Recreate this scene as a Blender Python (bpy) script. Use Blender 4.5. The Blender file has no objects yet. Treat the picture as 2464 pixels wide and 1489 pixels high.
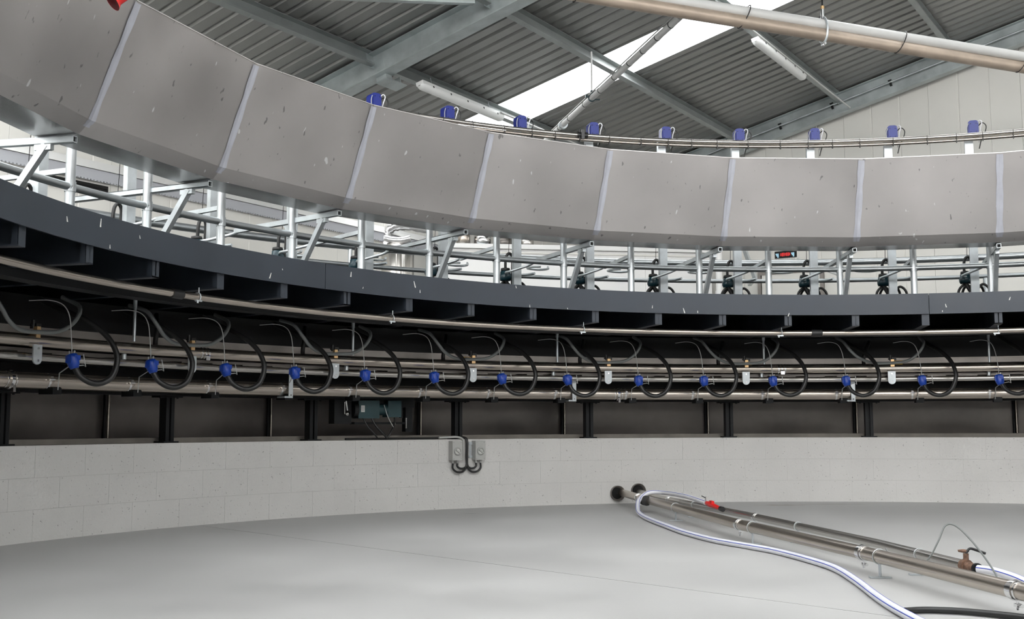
import bpy, math, random
from mathutils import Vector, Matrix, Euler
random.seed(7)
C=bpy.context.scene; COL=C.collection
PI=math.pi
# ---------------------------------------------------------------- camera
PITCH,ROLL,CAMZ,FPX=0.103145,-0.0023155,0.72426,2690.09
fw=Vector((0,math.cos(PITCH),math.sin(PITCH))); up=Vector((0,-math.sin(PITCH),math.cos(PITCH))); rt=Vector((1,0,0))
r_=math.cos(ROLL)*rt+math.sin(ROLL)*up; u_=-math.sin(ROLL)*rt+math.cos(ROLL)*up
cd=bpy.data.cameras.new('camera'); cam=bpy.data.objects.new('camera',cd); COL.objects.link(cam)
M=Matrix((r_,u_,-fw)).transposed().to_4x4(); M.translation=Vector((0,0,CAMZ)); cam.matrix_world=M
cd.sensor_width=36; cd.lens=FPX/2464*36; cd.clip_start=0.05; cd.clip_end=200
C.camera=cam
# ---------------------------------------------------------------- light and exposure
wd=bpy.data.worlds.new('sky'); C.world=wd; wd.use_nodes=True
bg=wd.node_tree.nodes['Background']; bg.inputs[0].default_value=(1.0,0.985,0.965,1); bg.inputs[1].default_value=3.2
C.view_settings.view_transform='Standard'; C.view_settings.look='None'; C.view_settings.gamma=1
C.view_settings.use_curve_mapping=False; C.view_settings.exposure=1.27
# ---------------------------------------------------------------- constants
CX,CY=2.59275,4.50433
S=2*PI/54; T0=2.8957
AZ=math.radians(33.2); SL=math.radians(13.3)
UU=Vector((math.sin(AZ),math.cos(AZ),0)); WW=Vector((-math.cos(AZ),math.sin(AZ),0))
VV=Vector((-math.cos(AZ)*math.cos(SL),math.sin(AZ)*math.cos(SL),-math.sin(SL)))
NN=UU.cross(VV).normalized(); P0=Vector((3.55754,16.54084,5.14852))
def th(k): return T0-k*S
def P(R,k,h): t=th(k); return Vector((CX+R*math.cos(t),CY+R*math.sin(t),h))
def RF(s,t,n=0): return P0+UU*s+VV*t+NN*n
# ---------------------------------------------------------------- materials
def srgb(c): return tuple(((x/12.92) if x<=.04045 else ((x+.055)/1.055)**2.4) for x in c)
def mat(name,col,metal=0.,rough=.5,var=0.,scale=3.,stretch=(1,1,1),bump=0.,bscale=40.,rvar=0.,spec=None,dark=None,specks=0,spscale=6.,aniso=0):
    m=bpy.data.materials.new(name); m.use_nodes=True; nt=m.node_tree; N=nt.nodes; L=nt.links
    b=N['Principled BSDF']; b.inputs['Metallic'].default_value=metal; b.inputs['Roughness'].default_value=rough
    if spec is not None: b.inputs['Specular IOR Level'].default_value=spec
    geo=N.new('ShaderNodeNewGeometry'); mp=N.new('ShaderNodeMapping'); mp.inputs['Scale'].default_value=stretch; L.new(geo.outputs['Position'],mp.inputs[0])
    base=(*col,1)
    b.inputs['Base Color'].default_value=base
    out=None
    if var or rvar:
        no=N.new('ShaderNodeTexNoise'); no.inputs['Scale'].default_value=scale; no.inputs['Detail'].default_value=5; L.new(mp.outputs[0],no.inputs['Vector'])
    if var:
        rp=N.new('ShaderNodeValToRGB'); rp.color_ramp.elements[0].position=.3; rp.color_ramp.elements[1].position=.72
        d=dark or tuple(c*(1-var) for c in col)
        rp.color_ramp.elements[0].color=(*d,1); rp.color_ramp.elements[1].color=(*[min(1,c*(1+var*.6)) for c in col],1)
        L.new(no.outputs['Fac'],rp.inputs[0]); out=rp.outputs[0]
    if rvar:
        mr=N.new('ShaderNodeMapRange'); mr.inputs['From Min'].default_value=.3; mr.inputs['From Max'].default_value=.7
        mr.inputs['To Min'].default_value=max(.03,rough-rvar); mr.inputs['To Max'].default_value=min(1,rough+rvar); L.new(no.outputs['Fac'],mr.inputs[0]); L.new(mr.outputs[0],b.inputs['Roughness'])
    if specks:
        mp2=N.new('ShaderNodeMapping'); mp2.inputs['Scale'].default_value=(1,1,.45) if specks>1 else (1,1,1); L.new(geo.outputs['Position'],mp2.inputs[0])
        n2=N.new('ShaderNodeTexNoise'); n2.inputs['Scale'].default_value=spscale; n2.inputs['Detail'].default_value=2; L.new(mp2.outputs[0],n2.inputs['Vector'])
        r2=N.new('ShaderNodeMapRange'); lo=.70 if specks>1 else .685; r2.inputs['From Min'].default_value=lo; r2.inputs['From Max'].default_value=lo+.05; L.new(n2.outputs['Fac'],r2.inputs[0])
        mx=N.new('ShaderNodeMix'); mx.data_type='RGBA'; mx.inputs[7].default_value=(*[c*.5 for c in col],1)
        if out: L.new(out,mx.inputs[6])
        else: mx.inputs[6].default_value=base
        L.new(r2.outputs[0],mx.inputs[0]); out=mx.outputs[2]
        if specks>1:
            mp3=N.new('ShaderNodeMapping'); mp3.inputs['Scale'].default_value=(1,1,.22); mp3.inputs['Location'].default_value=(5,3,1); L.new(geo.outputs['Position'],mp3.inputs[0])
            n4=N.new('ShaderNodeTexNoise'); n4.inputs['Scale'].default_value=21; n4.inputs['Detail'].default_value=1; L.new(mp3.outputs[0],n4.inputs['Vector'])
            r4=N.new('ShaderNodeMapRange'); r4.inputs['From Min'].default_value=.755; r4.inputs['From Max'].default_value=.78; L.new(n4.outputs['Fac'],r4.inputs[0])
            m4=N.new('ShaderNodeMix'); m4.data_type='RGBA'; L.new(out,m4.inputs[6]); m4.inputs[7].default_value=(.85,.85,.85,1); L.new(r4.outputs[0],m4.inputs[0]); out=m4.outputs[2]
    if out: L.new(out,b.inputs['Base Color'])
    if bump:
        n3=N.new('ShaderNodeTexNoise'); n3.inputs['Scale'].default_value=bscale; n3.inputs['Detail'].default_value=4; L.new(mp.outputs[0],n3.inputs['Vector'])
        bp=N.new('ShaderNodeBump'); bp.inputs['Strength'].default_value=bump; bp.inputs['Distance'].default_value=.01; L.new(n3.outputs['Fac'],bp.inputs['Height']); L.new(bp.outputs[0],b.inputs['Normal'])
    return m
M_={}
M_['galv']=mat('galvanised_steel',(.60,.64,.66),.65,.38,.18,9,rvar=.1)
M_['galvdull']=mat('galvanised_beam',(.46,.505,.51),.5,.42,.22,5,rvar=.1)
M_['purlin']=mat('purlin_steel',(.33,.355,.35),.45,.45,.12,4)
M_['roof']=mat('roof_sheet_steel',(.29,.29,.28),.5,.38,.1,2.5,rvar=.08)
M_['stain']=mat('stainless_sheet',(.55,.525,.515),.85,.42,.10,1.7,rvar=.08,specks=2,spscale=24.)
M_['seam']=mat('weld_seam',(.56,.57,.63),.6,.40,.12,14,stretch=(1,1,.3))
M_['pipe']=mat('stainless_pipe',(.56,.50,.44),.95,.27,.06,2)
M_['pipe2']=mat('stainless_tube',(.56,.54,.51),.95,.25,.06,2)
M_['tubeg']=mat('galvanised_tube',(.52,.55,.565),.88,.36,.14,7)
M_['rail']=mat('dull_rail_metal',(.40,.37,.34),.6,.4,.25,3)
M_['beige']=mat('steel_pipe_painted_reflection',(.44,.36,.29),.35,.42,.16,5)  # brown reflection on polished stainless, put into the base colour
M_['under']=mat('stainless_underside',(.56,.55,.54),.9,.2,.12,3)
M_['chrome']=mat('polished_steel',(.8,.8,.8),1,.14)
M_['skirt']=mat('slate_painted_steel',(.030,.037,.048),.1,.42,.14,3,rvar=.08,specks=0)
M_['dark']=mat('black_painted_steel',(.009,.010,.011),.0,.5,.2,5,spec=.25)
M_['deck']=mat('deck_underside',(.012,.014,.0135),.0,.6,.3,4,spec=.2)
M_['splash']=mat('dull_steel_sheet',(.25,.228,.21),.5,.40,.4,1.6,rvar=.12)
M_['block']=mat('painted_block',(.60,.588,.568),0,.75,.05,2,bump=.35,bscale=55,specks=1,spscale=62.)
M_['mortar']=mat('painted_mortar',(.47,.46,.44),0,.9)
M_['ledge']=mat('damp_concrete',(.22,.20,.175),0,.7,.25,5)
M_['groove']=mat('joint_filler',(.14,.135,.13),0,.9)
M_['cream']=mat('cream_panel',(.69,.68,.64),0,.45,.04,1.2)
M_['white']=mat('white_flashing',(.74,.74,.73),0,.45)
M_['grey']=mat('grey_flashing',(.42,.43,.46),0,.5)
M_['blue']=mat('blue_plastic',(.010,.022,.20),0,.35)
M_['blueb']=mat('bright_blue_plastic',(.006,.05,.36),0,.35)
M_['rubber']=mat('black_rubber',(.014,.014,.014),0,.42)
M_['greyhose']=mat('grey_milk_tube',(.16,.17,.165),0,.3)
M_['wire']=mat('grey_cable',(.42,.42,.41),0,.4)
M_['whitehose']=mat('white_hose',(.72,.72,.76),0,.4,.05,20)
M_['bluestripe']=mat('blue_stripe',(.02,.05,.42),0,.4)
M_['pvc']=mat('grey_pvc',(.55,.55,.54),0,.35,.05,6)
M_['brass']=mat('brass',(.62,.42,.22),.8,.3)
M_['rust']=mat('rusty_metal',(.22,.13,.09),.4,.6,.5,60)
M_['yellow']=mat('yellow_tag',(.62,.36,.03),0,.45)
M_['red']=mat('red_plastic',(.62,.008,.008),0,.35)
M_['redin']=mat('dark_red_inside',(.14,.004,.008),0,.5)
M_['teal']=mat('teal_motor_paint',(.02,.055,.062),.1,.4,.15,8)
M_['tealc']=mat('teal_cluster',(.004,.030,.042),0,.3)
M_['switch']=mat('grey_switch_plastic',(.42,.42,.40),0,.4)
M_['black']=mat('black_void',(.004,.004,.004),0,.9)
M_['paper']=mat('paper_label',(.6,.6,.57),0,.6)
M_['foil']=mat('crumpled_foil',(.75,.75,.76),.95,.28,bump=.9,bscale=14)
M_['lens']=mat('lamp_diffuser',(.82,.83,.82),0,.35)
M_['ink']=mat('grey_ink',(.25,.25,.27),0,.6)
M_['pale']=mat('pale_blue_print',(.35,.6,.75),0,.5)
m=mat('red_display',(.3,.01,.01),0,.4); b=m.node_tree.nodes['Principled BSDF']; b.inputs['Emission Color'].default_value=(1,.02,.02,1); b.inputs['Emission Strength'].default_value=.45; M_['led']=m
# floor: smooth pale concrete with soft damp patches and two rust marks near the wall
m=mat('pit_floor_concrete',(.415,.412,.405),0,.55,.13,.9,bump=.05,bscale=25,rvar=.12)
nt=m.node_tree; N=nt.nodes; L=nt.links; b=N['Principled BSDF']; src=b.inputs['Base Color'].links[0].from_socket
geo=N.new('ShaderNodeNewGeometry'); cur=src
for (x,y,a,bb,c) in ((2.42,10.25,.34,.10,(.24,.19,.15)),(2.95,10.35,.5,.08,(.30,.29,.27)),(-.35,9.35,.10,.06,(.2,.2,.2))):
    mp=N.new('ShaderNodeMapping'); mp.vector_type='TEXTURE'; mp.inputs['Location'].default_value=(x,y,0); mp.inputs['Scale'].default_value=(a,bb,1); L.new(geo.outputs['Position'],mp.inputs[0])
    ln=N.new('ShaderNodeVectorMath'); ln.operation='LENGTH'; L.new(mp.outputs[0],ln.inputs[0])
    nz=N.new('ShaderNodeTexNoise'); nz.inputs['Scale'].default_value=9; L.new(geo.outputs['Position'],nz.inputs['Vector'])
    ad=N.new('ShaderNodeMath'); ad.operation='ADD'; L.new(ln.outputs['Value'],ad.inputs[0]); L.new(nz.outputs['Fac'],ad.inputs[1])
    mr=N.new('ShaderNodeMapRange'); mr.inputs['From Min'].default_value=.8; mr.inputs['From Max'].default_value=1.3; mr.inputs['To Min'].default_value=.75; mr.inputs['To Max'].default_value=0; L.new(ad.outputs[0],mr.inputs[0])
    mx=N.new('ShaderNodeMix'); mx.data_type='RGBA'; L.new(mr.outputs[0],mx.inputs[0]); L.new(cur,mx.inputs[6]); mx.inputs[7].default_value=(*c,1); cur=mx.outputs[2]
L.new(cur,b.inputs['Base Color']); M_['floor']=m
# skylight sheet: white fibreglass that lets the daylight through
m=bpy.data.materials.new('translucent_sheet'); m.use_nodes=True; nt=m.node_tree; N=nt.nodes; L=nt.links; N.remove(N['Principled BSDF'])
tr=N.new('ShaderNodeBsdfTranslucent'); tr.inputs[0].default_value=(.9,.93,.95,1); tp=N.new('ShaderNodeBsdfTransparent'); tp.inputs[0].default_value=(.85,.88,.9,1)
ms=N.new('ShaderNodeMixShader'); ms.inputs[0].default_value=.45; L.new(tr.outputs[0],ms.inputs[1]); L.new(tp.outputs[0],ms.inputs[2]); L.new(ms.outputs[0],N['Material Output'].inputs[0]); M_['skylight']=m
# ---------------------------------------------------------------- mesh builder
class MB:
    def __init__(s): s.v=[]; s.f=[]; s.sm=[]; s.mi=[]; s.cm=0
    def add(s,vs,fs,sm=False):
        o=len(s.v); s.v+= [Vector(v) for v in vs]; s.f+=[tuple(i+o for i in f) for f in fs]; s.sm+=[sm]*len(fs); return s
    def box(s,c,d,ax=None,taper=1.):
        c=Vector(c); X,Y,Z=ax if ax else (Vector((1,0,0)),Vector((0,1,0)),Vector((0,0,1)))
        vs=[]
        for k in (-.5,.5):
            t=taper if k>0 else 1.
            for i,j in ((-.5,-.5),(.5,-.5),(.5,.5),(-.5,.5)): vs.append(c+X*d[0]*i*t+Y*d[1]*j*t+Z*d[2]*k)
        return s.add(vs,[(0,3,2,1),(4,5,6,7),(0,1,5,4),(1,2,6,5),(2,3,7,6),(3,0,4,7)])
    def bar(s,a,b,w,h,upv=(0,0,1)):   # rectangular bar from a to b; h along upv
        a=Vector(a);b=Vector(b); Z=(b-a).normalized(); X=Z.cross(Vector(upv)).normalized(); Y=X.cross(Z).normalized()
        return s.box((a+b)/2,(w,h,(b-a).length),(X,-Y,Z))
    def tube(s,pts,r,seg=10,caps=True,rs=None,closed=False):
        pts=[Vector(p) for p in pts]; n=len(pts); fr=[]
        t0=(pts[1]-pts[0]).normalized(); ref=Vector((0,0,1)) if abs(t0.z)<.9 else Vector((1,0,0)); X=t0.cross(ref).normalized()
        rings=[]
        for i,p in enumerate(pts):
            if closed: t=(pts[(i+1)%n]-pts[i-1]).normalized()
            else: t=(pts[min(i+1,n-1)]-pts[max(i-1,0)]).normalized()
            X=(X-t*X.dot(t)).normalized(); Y=t.cross(X); rr=rs[i] if rs else r
            rings.append([p+X*math.cos(2*PI*j/seg)*rr+Y*math.sin(2*PI*j/seg)*rr for j in range(seg)])
        vs=[v for g in rings for v in g]; fs=[]
        for i in range(n if closed else n-1):
            i2=(i+1)%n
            for j in range(seg): j2=(j+1)%seg; fs.append((i*seg+j,i*seg+j2,i2*seg+j2,i2*seg+j))
        s.add(vs,fs,True)
        if caps and not closed:
            s.add(rings[0],[tuple(range(seg-1,-1,-1))]); s.add(rings[-1],[tuple(range(seg))])
        return s
    def cyl(s,a,b,r,seg=14,r2=None): return s.tube([a,b],r,seg,rs=[r,r if r2 is None else r2])
    def lathe(s,prof,o=(0,0,0),axis=(0,0,1),seg=16):
        Z=Vector(axis).normalized(); ref=Vector((1,0,0)) if abs(Z.x)<.9 else Vector((0,1,0)); X=Z.cross(ref).normalized(); Y=Z.cross(X); o=Vector(o)
        vs=[o+Z*z+(X*math.cos(2*PI*j/seg)+Y*math.sin(2*PI*j/seg))*r for r,z in prof for j in range(seg)]
        fs=[(i*seg+j,i*seg+(j+1)%seg,(i+1)*seg+(j+1)%seg,(i+1)*seg+j) for i in range(len(prof)-1) for j in range(seg)]
        return s.add(vs,fs,True)
    def arc(s,prof,k0,k1,step=.25,closedprof=True,smooth=False,caps=True):  # sweep an (R,h) profile round the platform centre
        n=max(1,int(math.ceil(abs(k1-k0)/step))); m=len(prof); full=abs(abs(k1-k0)-54)<1e-6
        vs=[];fs=[]
        if smooth:
            cnt=n if full else n+1
            for i in range(cnt): vs+=[P(R,k0+(k1-k0)*i/n,h) for R,h in prof]
            for i in range(n):
                i2=(i+1)%cnt
                for j in range(m if closedprof else m-1): j2=(j+1)%m; fs.append((i*m+j,i*m+j2,i2*m+j2,i2*m+j))
            s.add(vs,fs,True)
        else:
            for j in range(m if closedprof else m-1):   # each strip gets its own vertices so edges stay crisp, but is smooth along the ring
                a=prof[j]; b=prof[(j+1)%m]; vs=[];fs=[]; cnt=n if full else n+1
                for i in range(cnt): vs+=[P(a[0],k0+(k1-k0)*i/n,a[1]),P(b[0],k0+(k1-k0)*i/n,b[1])]
                for i in range(n): i2=(i+1)%cnt; fs.append((2*i,2*i+1,2*i2+1,2*i2))
                s.add(vs,fs,True)
        if caps and closedprof and not full:
            s.add([P(R,k0,h) for R,h in prof],[tuple(range(m))]); s.add([P(R,k1,h) for R,h in prof],[tuple(range(m-1,-1,-1))])
        return s
    def mesh(s,name,m,off=None):
        me=bpy.data.meshes.new(name); o=Vector(off) if off is not None else Vector((0,0,0))
        me.from_pydata([tuple(v-o) for v in s.v],[],s.f); me.polygons.foreach_set('use_smooth',s.sm); me.materials.append(M_[m] if isinstance(m,str) else m); me.update(); return me
def ringtube(R,h,r,k0,k1,step=.25,seg=10):
    b=MB(); n=int(abs(k1-k0)/step); pts=[P(R,k0+(k1-k0)*i/n,h) for i in range(n+(0 if abs(abs(k1-k0)-54)<1e-6 else 1))]
    return b.tube(pts,r,seg,closed=abs(abs(k1-k0)-54)<1e-6)
def cr(pts,n=6):   # Catmull-Rom smoothing
    pts=[Vector(p) for p in pts]; q=[2*pts[0]-pts[1]]+pts+[2*pts[-1]-pts[-2]]; out=[]
    for i in range(1,len(q)-2):
        a,b,c,d=q[i-1:i+3]
        for j in range(n):
            t=j/n; out.append(.5*((2*b)+(c-a)*t+(2*a-5*b+4*c-d)*t*t+(-a+3*b-3*c+d)*t**3))
    out.append(pts[-1]); return out
def tag(o,label=None,cat=None,group=None,kind=None):
    if label:
        o['label']=label
    if cat: o['category']=cat
    if group: o['group']=group
    if kind: o['kind']=kind
    return o
def ob(name,me,parent=None,loc=None,rz=0):
    o=bpy.data.objects.new(name,me); COL.objects.link(o)
    if parent: o.parent=parent
    if loc is not None: o.location=loc
    if rz: o.rotation_euler=(0,0,rz)
    return o
def thing(name,label,cat,loc=(0,0,0),rz=0,group=None):
    return tag(ob(name,None,None,loc,rz),label,cat,group)
def part(name,mb,m,parent,off=None,label=None):
    base=Vector((0,0,0))
    if off is not None: base=Vector(off)
    o=ob(name,mb.mesh(name,m,base),parent)
    if label: o['label']=label
    return o
def single(name,mb,m,label,cat,base=(0,0,0),group=None):
    return tag(ob(name,mb.mesh(name,m,base),None,base),label,cat,group)
def struct(name,mb,m): return tag(ob(name,mb.mesh(name,m)),kind='structure')
# template system: parts given as list of (name, mesh, [children]) in the local frame x=radially out, y=anticlockwise, z=up
def inst(name,label,cat,loc,rz,parts,group=None):
    t=thing(name,label,cat,loc,rz,group)
    for pn,me,ch in parts:
        o=ob(pn,me,t)
        for cn,cme in ch: ob(cn,cme,o)
    return t
ORD=['first','second','third','fourth','fifth','sixth','seventh','eighth','ninth','tenth','eleventh','twelfth','thirteenth','fourteenth','fifteenth','sixteenth','seventeenth']
def nth(i,n,tail=None):
    if i==0: return 'leftmost'
    if i==n-1: return 'rightmost'
    return ORD[i]+' from left'
X3,Y3,Z3=Vector((1,0,0)),Vector((0,1,0)),Vector((0,0,1))
# ================================================================= SETTING
# pit floor: two slabs either side of a saw-cut joint
RWI=6.209
b=MB(); n=96; b.add([Vector((CX+6.35*math.cos(2*PI*i/n),CY+6.35*math.sin(2*PI*i/n),-.012)) for i in range(n)],[tuple(range(n))]); floor=struct('floor',b,'groove')
ja=Vector((-2.244,8.252)); jb=Vector((1.444,4.336)); jd=(jb-ja).normalized(); jn=Vector((-jd.y,jd.x))
circ=[Vector((CX+6.33*math.cos(2*PI*i/180),CY+6.33*math.sin(2*PI*i/180))) for i in range(180)]
for sgn in (1,-1):
    poly=[]
    for i in range(180):
        a=circ[i];c=circ[(i+1)%180]; da=(a-ja).dot(jn)*sgn-.0035; dc=(c-ja).dot(jn)*sgn-.0035
        if da>=0: poly.append(a)
        if (da>=0)!=(dc>=0): poly.append(a+(c-a)*(da/(da-dc)))
    m_=len(poly); vs=[Vector((q.x,q.y,0)) for q in poly]+[Vector((q.x,q.y,-.01)) for q in poly]
    b=MB(); b.add(vs,[tuple(range(m_))]+[(i,i+m_,(i+1)%m_+m_,(i+1)%m_) for i in range(m_)]); part('floor_slab',b,'floor',floor)
# circular block wall, three courses
b=MB().arc([(RWI+.004,0),(RWI+.2,0),(RWI+.2,.6),(RWI+.004,.6)],0,54,.5); wall=struct('wall_pit',b,'mortar')
NB=97
for c in range(3):
    db=2*PI/NB
    b=MB(); g=.0007/RWI; h0,h1=.2*c+.0012,.2*(c+1)-.0012
    if c==2: h1=.6025
    if c==0: h0=-.005
    for i in range(3):
        pass
    a0,a1=-db/2+g,db/2-g; vs=[];
    for R in (RWI,RWI+.12):
        for a in (a0,0,a1):
            for h in (h0,h1): vs.append((R*math.cos(a),R*math.sin(a),h))
    fs=[(0,1,3,2),(2,3,5,4),(1,7,9,3),(3,9,11,5),(0,6,7,1),(4,5,11,10)]
    b.add(vs,fs); me=b.mesh('block','block')
    for i in range(NB):
        o=ob('block',me,wall,(CX,CY,0),(i+.5*(c%2)+.21)*db)
# ledge behind the wall, outer retaining wall, yard around the platform
struct('trim_1',MB().arc([(RWI+.03,.602),(8.3,.602),(8.3,.58),(RWI+.03,.58)],0,54,.5),'ledge')
struct('wall_outer_pit',MB().arc([(8.12,.6),(8.3,.6),(8.3,1.76),(8.12,1.76)],0,54,.5),'splash')
b=MB(); n=108
inn=[Vector((CX+8.12*math.cos(2*PI*i/n),CY+8.12*math.sin(2*PI*i/n),1.76)) for i in range(n)]; outr=[Vector((CX+34*math.cos(2*PI*i/n),CY+34*math.sin(2*PI*i/n),1.76)) for i in range(n)]
b.add(inn+outr,[(i,i+n,(i+1)%n+n,(i+1)%n) for i in range(n)]); tag(struct('floor_yard',b,'floor'))
# end wall: cream insulated panels, each its own piece
def wallpanels(parent,origin,dirv,n,w,hf,z0,m,depth=.04,groove=.003,normal=None,ribs=2):
    nv=normal
    for i in range(n):
        a=origin+dirv*(i*w+groove/2); c=origin+dirv*((i+1)*w-groove/2); b=MB()
        pts=[(0,0)]
        for r in range(ribs):
            x=(r+1)*w/(ribs+1); pts+=[(x-.012,0),(x-.006,-.006),(x+.006,-.006),(x+.012,0)]
        pts.append((w-groove,0)); vs=[]
        for x,d in pts:
            q=a+dirv*x; hh=hf(q); vs+=[Vector((q.x,q.y,z0))+nv*(-d if False else d),Vector((q.x,q.y,hh))+nv*d]
        m0=len(pts); fs=[(2*j,2*j+2,2*j+3,2*j+1) for j in range(m0-1)]
        b.add(vs,fs)
        e0,e1=a-nv*depth,c-nv*depth
        b.add([a,a+Z3*(0),e0],[]) if False else None
        for q,qq in ((a,e0),(c,e1)):
            b.add([Vector((q.x,q.y,z0)),Vector((qq.x,qq.y,z0)),Vector((qq.x,qq.y,hf(q))),Vector((q.x,q.y,hf(q)))],[(0,1,2,3)])
        part('panel',b,m,parent)
def roofz(q):   # height of the roof plane above a ground point
    d=Vector((q.x,q.y,0))-Vector((P0.x,P0.y,0)); s=d.dot(UU); t=d.dot(WW)/math.cos(SL); 
    if t<-12: t=-24-t
    return P0.z-math.sin(SL)*t
DU=15.79+.18
def upt(D,wc): return UU*D+WW*wc
b=MB(); a=upt(DU+.05,13); c=upt(DU+.05,-18); am=upt(DU+.05,6.08-12*math.cos(SL))
zs=[(a,roofz(a)),(am,roofz(am)),(c,roofz(c))]
b.add([Vector((q.x,q.y,1.7)) for q,z in zs]+[Vector((q.x,q.y,z+.1)) for q,z in zs],[(0,1,4,3),(1,2,5,4)])
wb=struct('wall_back',b,'cream')
wallpanels(wb,upt(DU,13),-WW,26,1.19,lambda q:roofz(q)+.04,1.72,'cream',normal=-UU,ribs=2)
DW=10.0
b=MB(); a=upt(-8,DW+.05); c=upt(DU,DW+.05); b.add([Vector((a.x,a.y,1.7)),Vector((c.x,c.y,1.7)),Vector((c.x,c.y,4.3)),Vector((a.x,a.y,4.3))],[(0,1,2,3)])
wl=struct('wall_left',b,'cream')
wallpanels(wl,upt(-8,DW),UU,18,1.19,lambda q:3.30,1.72,'cream',normal=-WW,ribs=2)
wallpanels(wl,upt(-8,DW),UU,20,1.19,lambda q:4.30,3.42,'cream',normal=-WW,ribs=4)
b=MB().bar(upt(-8,DW-.03)+Z3*3.345,upt(13.3,DW-.03)+Z3*3.345,.05,.11); part('grey_flashing',b,'grey',wl)
b=MB()
for i in range(300): q=upt(1+i*.04,DW-.05); b.box(q+Z3*3.284,(.02,.02,.014),(UU,WW,Z3))
o=part('flashing_teeth',b,'grey',wl); o['kind']='stuff'
b=MB(); q0,q1=upt(-8,DW-.075),upt(13.3,DW-.075); b.add([q0+Z3*3.40,q1+Z3*3.40,q1+WW*.07+Z3*3.50,q0+WW*.07+Z3*3.50],[(0,1,2,3)]); part('white_flashing',b,'white',wl)
b=MB().bar(upt(-8,DW-.02)+Z3*1.80,upt(13.3,DW-.02)+Z3*1.80,.05,.12); struct('baseboard_left',b,'grey')
# partition in front of the end wall with a capped top
pa=Vector((-1.05,15.88,0)); pb=Vector((2.95,16.45,0)); pd=(pb-pa).normalized(); pn=Vector((pd.y,-pd.x,0))
b=MB().bar(pa+Z3*2.5,pb+Z3*2.5,.08,1.5); pw=struct('wall_partition',b,'white')
wallpanels(pw,pa+pn*.05,pd,4,1.01,lambda q:3.24,1.72,'white',normal=pn,ribs=0)
part('capping',MB().bar(pa+pn*.03+Z3*3.285,pb+pn*.03+Z3*3.285,.16,.065),'white',pw)
part('capping',MB().bar(pa+pn*.065+Z3*3.20,pb+pn*.065+Z3*3.20,.03,.02),'cream',pw)
# ceiling: ribbed roof sheets and translucent sheets
SW=.786
b=MB(); b.add([RF(.3,5.2,.30),RF(-22,5.2,.30),RF(-22,5.3,.30),RF(.3,5.3,.30)],[(0,1,2,3)]); ceil=struct('ceiling',b,'roof')
def sheet_mesh(t0,t1,m,sgn=1):
    b=MB(); pts=[]
    for r in range(4):
        x=r*SW/4; pts+=[(x,0),(x+.125,0),(x+.14,.028),(x+.175,.028),(x+.19,0)]
    pts.append((SW,0)); vs=[]
    for x,d in pts:
        for t in (t0,t1): vs.append(UU*x+VV*t+NN*d)
    b.add(vs,[(2*j,2*j+1,2*j+3,2*j+2) for j in range(len(pts)-1)]); return b.mesh('roof_sheet',m)
sm=sheet_mesh(5.0,-12.0,'roof'); sk=sheet_mesh(5.0,-12.0,'skylight')
ridge=P0+VV*-12
def mirror_mesh(me):
    m2=me.copy(); 
    for v in m2.vertices:
        co=Vector(v.co)+P0; d=(co-ridge).dot(WW); co=co-2*WW*d; v.co=co-P0
    return m2
sm2=mirror_mesh(sm); sk2=mirror_mesh(sk)
nsheet=29
for i in range(nsheet):
    s0=-4.315-SW*23+SW*i
    q9=round((s0+4.315)/SW); sky=(q9%9==0) if q9>-8 else (q9%2==0)  # the denser skylights out of view are added to brighten the pit
    if s0>.35: break
    for mm,nm in ((sk if sky else sm,'skylight_sheet' if sky else 'roof_sheet'),(sk2 if sky else sm2,'skylight_sheet' if sky else 'roof_sheet')):
        o=ob(nm,mm,ceil,P0+UU*s0)
# purlins (C sections fixed between rafters)
def purlin(t,s0,s1,label):
    b=MB(); a=RF(s0,t,-.012); c=RF(s1,t,-.012)
    n_=NN
    b.box((a+c)/2+n_*-.08,(abs(s1-s0),.006,.16),(UU,VV,n_)); b.box((a+c)/2+n_*-.003+VV*-.03,(abs(s1-s0),.06,.006),(UU,VV,n_)); b.box((a+c)/2+n_*-.16+VV*-.03,(abs(s1-s0),.066,.006),(UU,VV,n_)); b.box((a+c)/2+n_*-.15+VV*-.06,(abs(s1-s0),.005,.02),(UU,VV,n_))
    return single('purlin',b,'purlin',label,'roof beam',tuple((a+c)/2),'roof purlins')
names={1.72:'lowest',.16:'second lowest',-1.43:'third lowest',-3.07:'upper right'}
for t,l in names.items():
    purlin(t,-6.62,-.05,'grey steel purlin, %s in the right roof bay between the two rafters'%l)
purlin(1.72,-13.3,-6.78,'grey steel purlin running up left from the middle of the galvanised rafter')
purlin(.16,-13.3,-6.78,'grey steel purlin meeting the rafter at the top edge, left bay')
for t in (3.3,4.7): purlin(t,-13.3,-.05,'grey steel purlin near the eave, behind the stainless shroud')
for t in (-4.65,-6.2,-7.8,-9.4,-11): purlin(t,-13.3,-.05,'grey steel purlin high above, beyond the top edge of the picture')
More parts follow.
